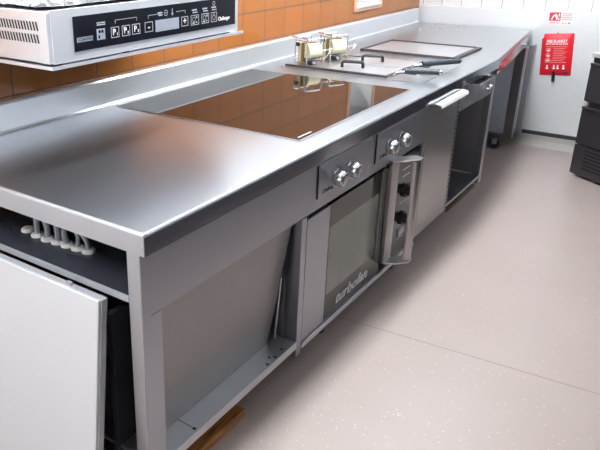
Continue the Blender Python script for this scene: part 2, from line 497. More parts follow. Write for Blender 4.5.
# ------------------------------------------------------------------ frame under the near half of the worktop
cf = thing('counter_frame', 'stainless steel base under the near end, with tall apron, posts and open bay', 'counter', (-.5, 1.0, 0))
obj('front_apron', B(-.034, -.020, .036, 2.034, .646, .838), 'front', cf, bevel=.0015)
pm = bmesh.new()
box(pm, -.066, -.022, .004, .034, 0, .838)
obj('corner_post', pm, 'end', cf, bevel=.002)
obj('post_facing', B(-.0215, -.0185, .004, .036, 0, .838), 'front', cf)
obj('post_facing', B(-.0215, -.0195, .037, .080, .1425, .645), 'front', cf)
obj('corner_post', B(-1.03, -.99, .004, .045, 0, .838), 'end', cf, bevel=.002)
pm = bmesh.new(); box(pm, -.075, -.016, .838, .874, .07, .645)
obj('divider_post', pm, 'front', cf, bevel=.0015)
sh = bmesh.new()
box(sh, -.60, -.020, .036, .836, .128, .140); box(sh, -.022, -.014, .036, .836, .110, .142)
obj('base_shelf', [(sh, 'end')], None, cf, bevel=.001)
for x, y in ((-.03, .226), (-.028, .651), (-.036, .764), (-.03, .705), (-.045, .69)):
    obj('drilled_hole', lathe(bmesh.new(), [(.006, .1400), (.006, .1408)], (x, y, 0), 'z', 10), 'dark', cf)
obj('scribed_line', tube(bmesh.new(), [(-.098, .228, .1405), (-.03, .226, .1405)], .0012, 5), 'dark', cf)
es = bmesh.new(); box(es, -.985, -.07, .012, .66, .688, .698)
eq = obj('equipment_shelf', es, 'blackgloss', cf)
obj('shelf_edge', B(-.985, -.068, .005, .012, .684, .701), 'greyedge', cf)
gx = [-.629, -.572, -.523, -.480, -.439, -.398, -.356]
gyy = [.130, .123, .122, .126, .129, .133, .137]
for x, y in zip(gx, gyy):
    obj('cable_gland', lathe(bmesh.new(), [(.022, .698), (.022, .704), (.017, .709), (.011, .709)], (x, y, 0), 'z', 16), 'whitep', eq, smooth=True)
obj('inner_panel', B(-.185, -.165, .03, .62, .02, .60), 'blackgloss', cf)
obj('back_panel', B(-.985, -.13, .66, .665, .141, .83), 'blackgloss', cf)
obj('floor_tray', B(-.985, -.07, .05, .655, .06, .07), 'inner', cf)

# induction control panels with knobs
def control_panel(y0, y1, ky, label):
    p = obj('control_panel', B(-.020, -.014, y0, y1, .690, .818), 'front', cf, bevel=.0015)
    p['label'] = label
    for yy in (y0 + .02, y1 - .02):
        for zz in (.704, .804):
            obj('screw', lathe(bmesh.new(), [(.004, -.014), (.004, -.011)], (0, yy, zz), 'x', 10), 'chrome', p)
    obj('painted_shadow_line', B(-.0198, -.0160, y0 - .004, y0 - .0002, .690, .818), 'dark', p)  # dark strip drawing the shade beside the raised panel
    for k in ky:
        kn = bmesh.new()
        lathe(kn, [(.035, -.014), (.035, -.010), (.030, -.008), (.030, .018), (.026, .026), (.012, .027)], (0, k, .737), 'x', 48, 8, .055)
        obj('control_knob', kn, 'knob', p, smooth=True)
        mk = bmesh.new()
        for a in (-50, -25, 0, 25, 50):
            a = math.radians(a); yy, zz = k + math.sin(a) * .048, .738 + math.cos(a) * .046
            box(mk, -.0141, -.0134, yy - .002, yy + .002, zz - .002, zz + .002)
        obj('dial_mark', mk, 'black', p)
    text('lettering', 'Challenger', 'black', p, at(-.0138, y0 + .03, .710, FACE_X), .024, 1.0)
control_panel(.945, 1.385, (1.075, 1.195), 'raised steel control panel with two knobs, nearer the open bay')
control_panel(1.445, 1.86, (1.565, 1.70), 'raised steel control panel with two knobs, above the oven handle')

# loose steel panel leaning in the open bay
def hexa(bm, pts):
    vs = [bm.verts.new(p) for p in pts]
    for f in ((0, 1, 2, 3), (7, 6, 5, 4), (0, 4, 5, 1), (1, 5, 6, 2), (2, 6, 7, 3), (3, 7, 4, 0)):
        bm.faces.new([vs[i] for i in f])
    bmesh.ops.recalc_face_normals(bm, faces=bm.faces[:]); return bm
M['sheet'] = steel('loose_sheet_steel', (.27, .265, .265), .34, (60, 60, 4), .04, .08, .05)
lb = hexa(bmesh.new(), [(-.098, .04, .1405), (-.098, .760, .1405), (-.042, .832, .700), (-.042, .04, .700),
                        (-.101, .04, .1405), (-.101, .760, .1405), (-.045, .832, .700), (-.046, .04, .700)])
tag(obj('steel_panel', lb, 'sheet'), 'thin grey steel sheet leaning inside the open bay behind the apron', 'panel')
rod = tube(bmesh.new(), [(-.10, .815, .140), (-.085, .822, .40)], .004, 8)
obj('brace_rod', rod, 'end', cf)
obj('bay_side', B(-.60, -.076, .838, .842, .12, .645), 'inner', cf)

# ------------------------------------------------------------------ white panel propped at the end
lw = thing('loose_panel', 'large loose white panel with grey edging leaning against the open counter end', 'panel', (-.55, -.1, 0))
def lean(x0, x1, t0, t1, z0, z1):
    yb = lambda z: -.118 + .085 * z / .735
    return hexa(bmesh.new(), [(x0, yb(z0) + t0, z0), (x1, yb(z0) + t0, z0), (x1, yb(z1) + t0, z1), (x0, yb(z1) + t0, z1),
                              (x0, yb(z0) + t1, z0), (x1, yb(z0) + t1, z0), (x1, yb(z1) + t1, z1), (x0, yb(z1) + t1, z1)])
obj('panel_face', lean(-1.03, -.126, -.010, 0, .002, .692), 'white', lw, bevel=.003)
obj('panel_backing', lean(-1.03, -.124, .0004, .022, .001, .690), 'greyedge', lw, bevel=.001)
obj('catch', B(-.27, -.25, -.03, -.022, .690, .699), 'greyedge', lw)

# ------------------------------------------------------------------ cables in the glands
ends = [(-.60, .20, .858), (-.50, .19, .858), (-.545, .2, .858), (-.45, .22, .858), (-.52, .25, .858), (-.55, .3, .858), (-.60, .22, .845)]
ends = {1: (-.62, .17, .858), 2: (-.60, .13, .858), 3: (-.585, .18, .858), 4: (-.60, .22, .845), 5: (-.47, .10, .856), 6: (-.64, .085, .845)}
lab = {1: 'second cable gland from the left', 2: 'third cable gland from the left', 3: 'fourth cable gland from the left',
       4: 'fifth cable gland from the left', 5: 'sixth cable gland from the left', 6: 'rightmost cable gland'}
for i, e in ends.items():
    p0 = Vector((gx[i], gyy[i], .708)); e = Vector(e)
    mid = p0.lerp(e, .5) + Vector((.0, .0, .0))
    if i == 6:
        path = [p0, p0 + Vector((-.012, 0, .03)), p0 + Vector((-.06, .0, .055)), (-.50, .088, .80), e]
    elif i == 4:
        path = [p0, p0 + Vector((-.012, 0, .03)), (-.50, .18, .78), e]
    else:
        path = [p0, p0 + Vector((0, 0, .04)), mid + Vector((0, 0, .03)), e]
    tag(obj('power_cable', tube(bmesh.new(), spline(path, 6), .0095 if i < 5 else .007, 10), 'cable', smooth=True),
        'grey power cable rising from the ' + lab[i], 'cable', 'grey cables under the counter end')

# ------------------------------------------------------------------ wooden plank on the floor
pk = B(-.62, -.030, .10, .515, .0, .030)
tag(obj('wooden_board', pk, 'wood', bevel=.003), 'varnished orange-brown wooden board lying on the floor under the open bay', 'board')

# ------------------------------------------------------------------ induction hob
hb = thing('induction_hob', 'wide flush black ceramic glass hob reflecting the orange tiles', 'hob', (-.53, 1.46, .9))
HX0, HX1, HY0, HY1 = -.985, -.095, .930, 1.965
obj('glass_plate', B(HX0, HX1, HY0, HY1, .9005, .9035), 'glass', hb, bevel=.001)
fr = bmesh.new()
box(fr, HX0 - .005, HX0, HY0 - .005, HY1 + .005, .9003, .9032); box(fr, HX1, HX1 + .005, HY0 - .005, HY1 + .005, .9003, .9032)
box(fr, HX0, HX1, HY0 - .005, HY0, .9003, .9032); box(fr, HX0, HX1, HY1, HY1 + .005, .9003, .9032)
obj('rim', fr, 'inner', hb)
obj('badge', B(-.118, -.110, .955, 1.05, .9036, .9040), 'grey', hb)

# ------------------------------------------------------------------ salamander grill on the wall
SX, SY0, SY1, SZ0, SZ1 = -.50, .185, 1.122, 1.236, 1.384
sg = thing('salamander_grill', 'wall-mounted stainless steel grill with black touch control fascia and side vents', 'grill', (-.78, .65, 1.21))
obj('body', B(WX + .002, SX - .006, SY0, SY1, SZ0, SZ1), 'sal', sg, bevel=.004)
obj('front_frame', B(SX - .0055, SX, SY0 + .006, SY1 + .002, SZ0 - .001, SZ1 + .004), 'sal', sg, bevel=.002)
obj('side_panel', B(SX - .046, SX - .008, SY0 - .003, SY0 - .0005, SZ0, SZ1), 'sal', sg, bevel=.001)
tr = bmesh.new()
box(tr, WX + .002, SX + .012, SY0 - .012, SY1 + .022, 1.222, 1.227)
box(tr, SX + .009, SX + .012, SY0 - .012, SY1 + .022, 1.227, 1.232); box(tr, WX + .002, SX + .009, SY0 - .012, SY0 - .009, 1.227, 1.232)
obj('drip_tray', tr, 'sal', sg)
for yy in (SY0 + .04, SY0 + .33, SY0 + .62, SY1 - .04):
    for xx in (SX - .05, WX + .05):
        obj('spacer', B(xx, xx + .03, yy - .012, yy + .012, 1.227, SZ0), 'black', sg)
vt = bmesh.new()
for row in (1.3415, 1.3055):
    x = -.555
    while x > -1.0:
        prism(vt, [(x, row - .0125), (x + .0055, row - .0125), (x - .0005, row + .0125), (x - .006, row + .0125)], 'y', SY0 - .0012, SY0 + .001)
        x -= .0133
obj('vent_slots', vt, 'dark', sg)
fx = SX
fa = obj('control_fascia', B(fx - .002, fx + .0025, .272, 1.102, 1.262, 1.364), 'fascia', sg, bevel=.001)
PX = fx + .003
def outline(bm, y0, y1, z0, z1, w=.0022, r=0):
    box(bm, PX - .0006, PX, y0, y1, z0, z0 + w); box(bm, PX - .0006, PX, y0, y1, z1 - w, z1)
    box(bm, PX - .0006, PX, y0, y0 + w, z0 + w, z1 - w); box(bm, PX - .0006, PX, y1 - w, y1, z0 + w, z1 - w)
    return bm
for (y0, y1), s, sub in (((.425, .461), 'P', '1'), ((.474, .511), 'P', '2'), ((.521, .559), 'P', '3'), ((.582, .622), '-', ''), ((.773, .810), '+', '')):
    k = obj('touch_key', outline(bmesh.new(), y0, y1, 1.285, 1.318), 'icon', fa)
    text('lettering', s, 'ink', k, at(PX, (y0 + y1) / 2 - (.004 if sub else 0), 1.302, FACE_X), .026 if sub else .034, 1, align='CENTER', extr=.0004, bold=.0006)
    if sub: text('lettering', sub, 'ink', k, at(PX, (y0 + y1) / 2 + .0095, 1.295, FACE_X), .012, 1, align='CENTER', extr=.0004, bold=.0003)
def ring(bm, y, z, r, w=.002, n=14):
    vs = []
    for k in range(n):
        t = 2 * PI * k / n
        vs.append([bm.verts.new((PX, y + q * math.cos(t), z + q * math.sin(t))) for q in (r - w, r)])
    for k in range(n):
        a, b = vs[k], vs[(k + 1) % n]
        bm.faces.new((a[0], a[1], b[1], b[0]))
    return bm
for i, (y0, y1) in enumerate(((.826, .872), (.889, .932), (.946, .982))):
    k = outline(bmesh.new(), y0, y1, 1.283, 1.318)
    ym = (y0 + y1) / 2
    if i < 2:
        ring(k, ym - .005, 1.303, .009); box(k, PX - .0006, PX, ym - .014, ym - .002, 1.288, 1.293); box(k, PX - .0006, PX, ym + .006, ym + .014, 1.306, 1.313)
        box(k, PX - .0006, PX, ym + .004, ym + .013, 1.29, 1.294)
    else:
        ring(k, ym, 1.300, .010); box(k, PX - .0006, PX, ym - .001, ym + .001, 1.302, 1.314)
    obj('touch_key', k, 'icon', fa)
    n = bmesh.new()
    box(n, PX - .0006, PX, ym - .016, ym + .012, 1.333, 1.338)
    box(n, PX - .0006, PX, ym - .012, ym + .016, 1.325, 1.3285)
    obj('key_marking', n, 'icon', fa)
ik = bmesh.new(); ring(ik, .945 + .018, 1.349, .008)
obj('key_marking', ik, 'icon', fa)
obj('display_key', B(PX - .0005, PX, .364, .399, 1.286, 1.319), 'screen', fa)
dk = bmesh.new(); box(dk, PX, PX + .0004, .372, .380, 1.306, 1.315); box(dk, PX, PX + .0004, .384, .392, 1.306, 1.315); box(dk, PX, PX + .0004, .370, .376, 1.290, 1.30)
obj('key_marking', dk, 'fascia', fa)
lbm = bmesh.new(); box(lbm, PX - .0006, PX, .366, .401, 1.335, 1.3385); box(lbm, PX - .0006, PX, .366, .401, 1.329, 1.3325)
obj('key_marking', lbm, 'icon', fa)
lo = obj('logo_plate', B(PX - .0005, PX, .282, .347, 1.288, 1.302), 'screen', fa)
text('lettering', 'CONTROL', 'fascia', lo, at(PX + .0002, .2865, 1.295, FACE_X), .0135, 1.05, extr=.0004)
sc = obj('digital_display', B(PX - .0005, PX, .635, .759, 1.281, 1.319), 'screen', fa)
text('lettering', '8888', 'grey', sc, at(PX + .0002, .641, 1.300, FACE_X), .042, 1.12, extr=.0003)
bk = bmesh.new()
box(bk, PX - .0006, PX, .445, .545, 1.3375, 1.339); box(bk, PX - .0006, PX, .445, .4465, 1.328, 1.339); box(bk, PX - .0006, PX, .5435, .545, 1.328, 1.339)
box(bk, PX - .0006, PX, .600, .665, 1.3375, 1.339); box(bk, PX - .0006, PX, .745, .795, 1.3375, 1.339); box(bk, PX - .0006, PX, .600, .6015, 1.328, 1.339); box(bk, PX - .0006, PX, .7935, .795, 1.328, 1.339)
ring(bk, .690, 1.339, .010); box(bk, PX - .0006, PX, .685, .695, 1.338, 1.340)
box(bk, PX - .0006, PX, .7225, .7255, 1.332, 1.351); ring(bk, .724, 1.333, .005)
box(bk, PX - .0006, PX, .648, .672, 1.340, 1.344); box(bk, PX - .0006, PX, .652, .672, 1.332, 1.336)
obj('key_marking', bk, 'icon', fa)
text('lettering', 'Challenger', 'ink', fa, at(PX, .990, 1.290, FACE_X), .0195, .88, extr=.0004, bold=.0004)

# crumpled foil on top of the grill
def foil():
    bm = bmesh.new(); nx, ny = 34, 60
    g = []
    for j in range(ny + 1):
        row = []
        for i in range(nx + 1):
            x = -1.03 + (.50) * i / nx; y = SY0 + .012 + (SY1 - SY0 - .05) * j / ny
            h = .5 + .5 * noise.noise(Vector((x * 11, y * 11, 1.3)))
            h2 = abs(noise.noise(Vector((x * 34, y * 34, 5.1))))
            h3 = abs(noise.noise(Vector((x * 75, y * 75, 9.1))))
            edge = min(i, nx - i, j, ny - j) / 3.0
            k = min(1.0, .25 + edge)
            z = SZ1 + .006 + k * (.030 * h + .026 * h2 + .014 * h3)
            jx = .012 * noise.noise(Vector((x * 40, y * 40, 20))); jy = .014 * noise.noise(Vector((x * 40, y * 40, 33)))
            row.append(bm.verts.new((x + jx, y + jy, z)))
        g.append(row)
    for j in range(ny):
        for i in range(nx):
            a, b, c, d = g[j][i], g[j][i + 1], g[j + 1][i + 1], g[j + 1][i]
            if (i + j) % 2: bm.faces.new((a, b, c)); bm.faces.new((a, c, d))
            else: bm.faces.new((a, b, d)); bm.faces.new((b, c, d))
    bmesh.ops.recalc_face_normals(bm, faces=bm.faces[:])
    return bm
fo = obj('aluminium_foil', foil(), 'foil')
sd = fo.modifiers.new('thick', 'SOLIDIFY'); sd.thickness = .0012
tag(fo, 'crumpled silver foil sheet spread over the top of the wall grill', 'foil')

# ------------------------------------------------------------------ built-in oven
ov = thing('convection_oven', 'built-in stainless steel oven with dark glass door under the apron', 'oven', (-.3, 1.45, 0))
obj('body', B(-.62, -.060, .878, 2.03, .10, .640), 'inner', ov)
obj('side_frame', B(-.060, -.020, 2.008, 2.03, .10, .640), 'front', ov, bevel=.001)
obj('head_rail', B(-.060, -.042, .878, 2.006, .628, .640), 'dark', ov)
br = bmesh.new(); box(br, -.060, -.012, .878, 2.03, .090, .112)
obj('base_rail', br, 'end', ov, bevel=.003)
for x, y in ((-.09, 1.16), (-.09, 1.9), (-.5, 1.16), (-.5, 1.9)):
    obj('foot', lathe(bmesh.new(), [(.028, 0), (.028, .02), (.02, .03), (.02, .10)], (x, y, 0), 'z', 14), 'black', ov)
dr_ = obj('door', B(-.058, -.020, .885, 1.062, .116, .628), 'front', ov, bevel=.002)
obj('door_glass', B(-.056, -.023, 1.063, 1.606, .116, .628), 'ovenglass', dr_)
obj('viewing_window', B(-.0232, -.0222, 1.072, 1.535, .232, .532), 'ovenin', dr_)
rk = bmesh.new()
for zz in (.31, .40, .47):
    box(rk, -.0222, -.0219, 1.08, 1.53, zz, zz + .012)
text('lettering', 'turbofan', 'icon', dr_, at(-.0225, 1.165, .168, FACE_X), .066, 1.36, .25, bold=.0015)
hd = bmesh.new()
box(hd, -.022, -.004, 1.612, 1.695, .165, .655)
bar = []
prof = []
for k in range(13):
    t = PI * k / 12
    prof.append((.054 + .030 * math.sin(t), 1.722 - .026 * math.cos(t)))
prism(hd, prof, 'z', .165, .655)
prism(hd, [(-.022, 1.612), (-.004, 1.610), (.045, 1.640), (.086, 1.690), (.086, 1.735), (.055, 1.750), (.040, 1.745), (-.002, 1.695), (-.022, 1.695)], 'z', .655, .662)
prism(hd, [(-.022, 1.612), (-.004, 1.610), (.045, 1.640), (.086, 1.690), (.086, 1.735), (.055, 1.750), (.040, 1.745), (-.002, 1.695), (-.022, 1.695)], 'z', .158, .165)
h_ = obj('handle', hd, 'door', dr_, bevel=.001)
cp = obj('control_panel', B(-.058, -.024, 1.70, 2.006, .116, .628), 'ovenglass', ov)
for zz in (.452, .308):
    kb = lathe(bmesh.new(), [(.034, -.024), (.034, -.012), (.026, -.010), (.024, .012), (.01, .014)], (0, 1.845, zz), 'x', 20)
    obj('control_knob', kb, 'black', cp, smooth=True)
for zz in (.56, .39, .525, .20):
    obj('panel_marking', B(-.0242, -.0235, 1.80, 1.89, zz, zz + .005), 'icon', cp)
obj('switch', B(-.024, -.018, 1.81, 1.88, .22, .25), 'screen', cp)

# ------------------------------------------------------------------ cupboard beyond the oven
cb = thing('cupboard', 'stainless steel cupboard beyond the oven with closed door and open shelf bay', 'cupboard', (-.4, 2.6, 0))
cc = bmesh.new()
box(cc, -.70, -.022, 2.036, 2.048, .12, .838); box(cc, -.70, -.040, 2.500, 2.510, .15, .69); box(cc, -.70, -.022, 3.185, 3.197, .15, .838)
box(cc, -.712, -.70, 2.036, 3.197, .12, .838)
obj('carcass', cc, 'inner', cb)
obj('front_post', B(-.060, -.020, 3.140, 3.1965, .10, .838), 'front', cb, bevel=.002)
obj('base_shelf', B(-.70, -.020, 2.502, 3.140, .140, .156), 'front', cb, bevel=.002)
for xx, yy in ((-.21, 2.12), (-.21, 3.1), (-.62, 2.12), (-.62, 3.1)):
    obj('leg', lathe(bmesh.new(), [(.02, 0), (.02, .13)], (xx, yy, 0), 'z', 12), 'black', cb)
tag(obj('wooden_board', B(-.175, -.088, 2.80, 3.36, 0, .014), 'oldwood', bevel=.002), 'dark weathered board lying on the floor under the open cupboard bay', 'board')
cdr = obj('door', B(-.040, -.020, 2.052, 2.492, .125, .822), 'door', cb, bevel=.002)
pl = bmesh.new()
prism(pl, [(-.020, .822), (-.020, .829), (.012, .832), (.036, .826), (.040, .812), (.037, .811), (.033, .821), (.012, .826)], 'y', 2.056, 2.455)
obj('door_pull', pl, 'whitep', cdr)  # white material stands for light caught on the folded steel pull
ss = bmesh.new(); box(ss, -.030, -.019, 2.495, 2.520, .125, .79)
sl = bmesh.new()
z = .14
while z < .775:
    box(sl, -.0195, -.0185, 2.500, 2.514, z, z + .012); z += .024
obj('slotted_strip', [(ss, 'front'), (sl, 'dark')], None, cb)
fas = obj('upper_fascia', B(-.034, -.020, 2.522, 3.1395, .690, .838), 'front', cb, bevel=.001)
db = bmesh.new()
y0, y1, x0, x1, z0, z1 = 2.62, 2.90, -.020, .045, .742, .832
box(db, x0, x1, y0, y0 + .003, z0, z1); box(db, x0, x1, y1 - .003, y1, z0, z1)
box(db, x1 - .003, x1, y0 + .003, y1 - .003, z0, z1); box(db, x0, x1 - .003, y0 + .003, y1 - .003, z0, z0 + .003)
dbo = obj('grease_box', db, 'front', cb)
obj('dark_inside_sheet', B(-.019, .041, 2.624, 2.896, .80, .812), 'dark', dbo)  # dark sheet standing for the shade inside the open box
hk = tube(bmesh.new(), [(.045, 2.74, .79), (.062, 2.74, .79)], .007, 10)
lathe(hk, [(.009, -.018), (.011, -.01), (.011, .024), (.007, .03)], (.070, 2.74, .785), 'z', 14)
obj('handle', hk, 'chrome', dbo, smooth=True)
for y, z in ((2.56, .71), (2.6, .82), (3.0, .815), (3.06, .80), (3.1, .73), (2.99, .72)):
    obj('screw', lathe(bmesh.new(), [(.006, -.020), (.006, -.016)], (0, y, z), 'x', 10), 'chrome', fas)
obj('hinge_plate', B(-.020, -.014, 2.955, 3.02, .775, .825), 'chrome', fas)

# ------------------------------------------------------------------ twin fryer set in the worktop
fy = thing('deep_fryer', 'stainless steel twin fryer set into the worktop beyond the black hob', 'fryer', (-.5, 2.4, .9))
fb = bmesh.new()
box(fb, -.90, -.10, 2.13, 2.67, .9004, .904)
obj('surround', fb, 'top', fy, bevel=.001)
rm = bmesh.new()
box(rm, -.885, -.285, 2.150, 2.166, .904, .916); box(rm, -.885, -.285, 2.642, 2.652, .904, .911)
box(rm, -.295, -.285, 2.166, 2.642, .904, .911); box(rm, -.885, -.640, 2.395, 2.410, .904, .9065)
obj('rear_deck', B(-.884, -.640, 2.167, 2.641, .9041, .9062), 'inner', fy)
obj('well_rim', rm, 'darksteel', fy, bevel=.001)
obj('well_interior', B(-.295 - .34, -.296, 2.167, 2.641, .9042, .9055), 'inner', fy)
dg = bmesh.new(); box(dg, -.285, -.20, 2.31, 2.40, .9042, .9052); box(dg, -.285, -.22, 2.54, 2.60, .9042, .9052)
obj('basket_slot', dg, 'dark', fy)

def fryer_lid(y0, y1, hx, hy, label):
    t = thing('fryer_cover', label, 'cover', (-.47, (y0 + y1) / 2, .911), group='fryer lids')
    b = bmesh.new(); box(b, -.635, -.300, y0, y1, .911, .916)
    obj('lid_plate', b, 'griddle', t, bevel=.0015)
    p = round_path([(hx, hy, .916), (hx, hy, .946), (hx + .105, hy + .035, .946), (hx + .105, hy + .035, .916)], .016)
    obj('handle', tube(bmesh.new(), p, .0085, 8), 'black', t, smooth=True)
fryer_lid(2.170, 2.395, -.585, 2.245, 'flat steel fryer lid with black loop handle, nearer the black hob')
fryer_lid(2.410, 2.636, -.575, 2.480, 'flat steel fryer lid with black loop handle, nearer the griddle')

def basket(cx, cy, p0, p1, label):
    t = thing('fryer_basket', label, 'fryer basket', (p0[0], p0[1], .904), group='fryer baskets')
    a, b = Vector(p0), Vector(p1); d = (b - a).normalized()
    # grip: flattened bar with rounded ends
    bm = tube(bmesh.new(), [a, a + d * .006, a + d * .012, b - d * .012, b - d * .006, b], .015, 12)
    obj('grip', bm, 'grip', t, smooth=True)
    ch = tube(bmesh.new(), round_path([(a.x - .055, a.y - .01, .9056), (a.x - .045, a.y - .008, a.z - .006), tuple(a)], .012), .006, 8)
    obj('grip_stem', ch, 'chrome', t, smooth=True)
    cap = lathe(bmesh.new(), [(.009, 0), (.009, .012), (.004, .016)], (0, 0, 0), 'z', 12)
    xf(cap, Matrix.Translation(b) @ Vector((0, 0, 1)).rotation_difference(d).to_matrix().to_4x4())
    obj('end_cap', cap, 'chrome', t, smooth=True)
basket(0, 0, (-.222, 2.215, .938), (-.060, 2.262, .942), 'fryer basket grip, dark grey, pointing forward, nearer the black hob')
basket(0, 0, (-.222, 2.455, .938), (-.085, 2.640, .942), 'fryer basket grip, dark grey, angled forward, nearer the griddle')

# chrome wire stands that hold cream pads, standing on the fryer
def wire_stand():
    t = thing('wire_stand', 'chrome wire stand with cream pad on the fryer, nearer the black hob', 'wire stand', (0, 0, 0), group='wire stands on the fryer', local=True)
    w, d, h = .112, .105, .140
    wf = bmesh.new()
    for yy in (0, d):
        tube(wf, round_path([(0, yy, 0), (0, yy, h), (w, yy, h), (w, yy, 0)], .008), .0044, 8)
        tube(wf, [(0, yy, .028), (w, yy, .028)], .0026, 6)
    for xx in (0, w):
        tube(wf, [(xx, 0, h - .012), (xx, d, h - .012)], .0026, 6); tube(wf, [(xx, 0, .012), (xx, d, .012)], .0026, 6)
    tube(wf, [(0, -.004, h + .003), (0, d + .03, h + .003)], .0044, 6)
    obj('frame', wf, 'chrome', t, smooth=True)
    pd = bmesh.new()
    pts = [(.006, .032), (-.008, .040), (-.013, .060), (-.010, .084), (.0, .102), (.016, .112), (.040, .112), (.040, .036)]
    prism(pd, pts, 'x', .012, w - .010)
    obj('pad', pd, 'cream', t, bevel=.004)
    obj('side_plate', B(.008, w - .008, .042, .062, .004, .118), 'brown', t, bevel=.002)
    obj('back_pad', B(.010, w - .010, .064, .094, .004, .112), 'cream', t, bevel=.004)
    bl = B(.018, .066, -.010, .03, .0, .022)
    bo = obj('clamp', bl, 'black', t, bevel=.003)
    obj('clamp_knob', lathe(bmesh.new(), [(.009, -.022), (.009, -.0102)], (.04, 0, .013), 'y', 12), 'grey', bo)
    obj('clip', B(-.006, .012, d - .03, d - .006, .096, .116), 'black', t, bevel=.003)
    tri = tube(bmesh.new(), [(w, 0, .016), (w + .012, -.03, .052), (w + .038, -.03, .085), (w, 0, .070)], .0036, 6)
    obj('wire_handle', tri, 'chrome', t, smooth=True)
    return t
ws = wire_stand()
ws.location = (-.786, 2.214, .9065); ws.rotation_euler = (0, 0, math.radians(68))
w2 = copy_tree(ws)
w2.location = (-.752, 2.430, .9065); w2.rotation_euler = (0, 0, math.radians(62))
w2['label'] = 'chrome wire stand with cream pad on the fryer, nearer the griddle'

# ------------------------------------------------------------------ griddle
gd = thing('griddle', 'flat polished griddle plate with dark raised rim set in the worktop', 'griddle', (-.48, 3.0, .9))
g = bmesh.new(); gx0, gx1, gy0, gy1 = -.785, -.180, 2.90, 3.39
obj('plate', B(gx0 + .014, gx1 - .03, gy0 + .014, gy1 - .014, .9004, .906), 'griddle', gd)
box(g, gx0, gx0 + .012, gy0, gy1, .9004, .914); box(g, gx0 + .012, gx1 - .03, gy0, gy0 + .012, .9004, .914); box(g, gx0 + .012, gx1 - .03, gy1 - .012, gy1, .9004, .914)
obj('rim', g, 'darksteel', gd, bevel=.001)
obj('grease_channel', B(gx1 - .03, gx1, gy0, gy1, .9004, .912), 'black', gd, bevel=.002)

# ------------------------------------------------------------------ far bench
fbn = thing('far_bench', 'plain steel bench in the far corner continuing the worktop, on a castored pedestal', 'bench', (-.6, 4.0, 0))
ty = WY - .062
t2 = bmesh.new()
prism(t2, [(-1.036, YE + .002), (0, YE + .002), (-.155, ty), (-1.036, ty)], 'z', .864, .9)
obj('top_sheet', t2, 'top', fbn, bevel=.004)
dx, dy = -.155, ty - YE
l2 = bmesh.new()
hexa(l2, [(-.012, YE + .004, .790), (-.006 + .0, YE + .004, .790), (-.160, ty, .790), (-.170, ty, .790),
          (-.012, YE + .004, .863), (-.006 + .0, YE + .004, .863), (-.160, ty, .863), (-.170, ty, .863)])
obj('front_lip', l2, 'lip', fbn)
obj('pedestal_panel', B(-.36, -.197, 4.385, 4.395, .116, .862), 'bluesteel', fbn)
obj('pedestal_post', B(-.196, -.130, 4.38, 4.44, .085, .788), 'front', fbn, bevel=.002)
obj('pedestal_post', B(-.150, -.105, 4.55, 4.60, .085, .788), 'inner', fbn, bevel=.002)
obj('pedestal_side', B(-.150, -.146, 4.44, 4.55, .10, .788), 'bluesteel', fbn)
obj('bottom_rail', B(-.60, -.197, 4.38, 4.42, .093, .115), 'front', fbn, bevel=.002)
obj('rear_leg', B(-.98, -.94, 4.50, 4.54, 0, .862), 'front', fbn)
obj('rear_leg', B(-.98, -.94, 3.25, 3.29, 0, .862), 'front', fbn)
ca = obj('castor', lathe(bmesh.new(), [(.040, -.016), (.042, -.011), (.042, .011), (.040, .016)], (-.240, 4.335, .042), 'y', 24), 'rubber', fbn, smooth=True)
fk = bmesh.new(); box(fk, -.255, -.215, 4.312, 4.317, .040, .088); box(fk, -.255, -.215, 4.353, 4.358, .040, .088); box(fk, -.262, -.205, 4.312, 4.42, .086, .092)
obj('fork', fk, 'chrome', ca)

up = bmesh.new()
prism(up, [(-1.040, .9), (-1.030, .9), (-1.036, .908), (-1.038, 1.004), (-1.044, 1.012), (WX + .001, 1.012), (WX + .001, .862), (-1.040, .862)], 'y', YE + .001, 4.55)
obj('upstand', up, 'upst', fbn)
# crumbs on the far end of the worktop
cr = bmesh.new()
for x, y in ((-.836, 4.062), (-.809, 4.225), (-.86, 4.45), (-.735, 4.239), (-.69, 4.198), (-.695, 4.303), (-.648, 4.373), (-.695, 4.50), (-.844, 4.128), (-.6, 4.4), (-.77, 4.3), (-.9, 4.2)):
    r = random.uniform(.005, .009)
    c = bmesh.ops.create_icosphere(cr, subdivisions=1, radius=r, matrix=Matrix.Translation((x, y, .9 + r * .75)))
    for v in c['verts']: v.co += Vector([random.uniform(-.3, .3) * r for _ in range(3)])
tag(obj('crumbs', cr, 'crumb'), 'scatter of small white crumbs on the far corner of the worktop', 'crumbs', kind='stuff')

# ------------------------------------------------------------------ fire blanket pouch and sign on the far wall
ba = thing('fire_blanket_pouch', 'red fire blanket pouch with white print hanging on the steel wall', 'fire blanket', (.044, WY - .012, .725), (0, -math.radians(5), 0), local=True)
bm = bmesh.new()
W, H = .218, .312; nx, nz = 12, 16
def bagpt(i, k, front):
    u, v = -1 + 2 * i / nx, -1 + 2 * k / nz
    b = (1 - u ** 4) * (1 - v ** 4)
    x, z = u * W / 2, v * H / 2
    if v > .86 and u < -.86: x += .012; z -= .008
    return Vector((x, -.004 - .022 * b + .003 * noise.noise(Vector((u * 3, v * 3, 2))) if front else 0, z))
gr = [[bm.verts.new(bagpt(i, k, True)) for i in range(nx + 1)] for k in range(nz + 1)]
gb = [[bm.verts.new(bagpt(i, k, False)) for i in range(nx + 1)] for k in range(nz + 1)]
for k in range(nz):
    for i in range(nx):
        bm.faces.new((gr[k][i], gr[k][i + 1], gr[k + 1][i + 1], gr[k + 1][i])); bm.faces.new((gb[k][i], gb[k + 1][i], gb[k + 1][i + 1], gb[k][i + 1]))
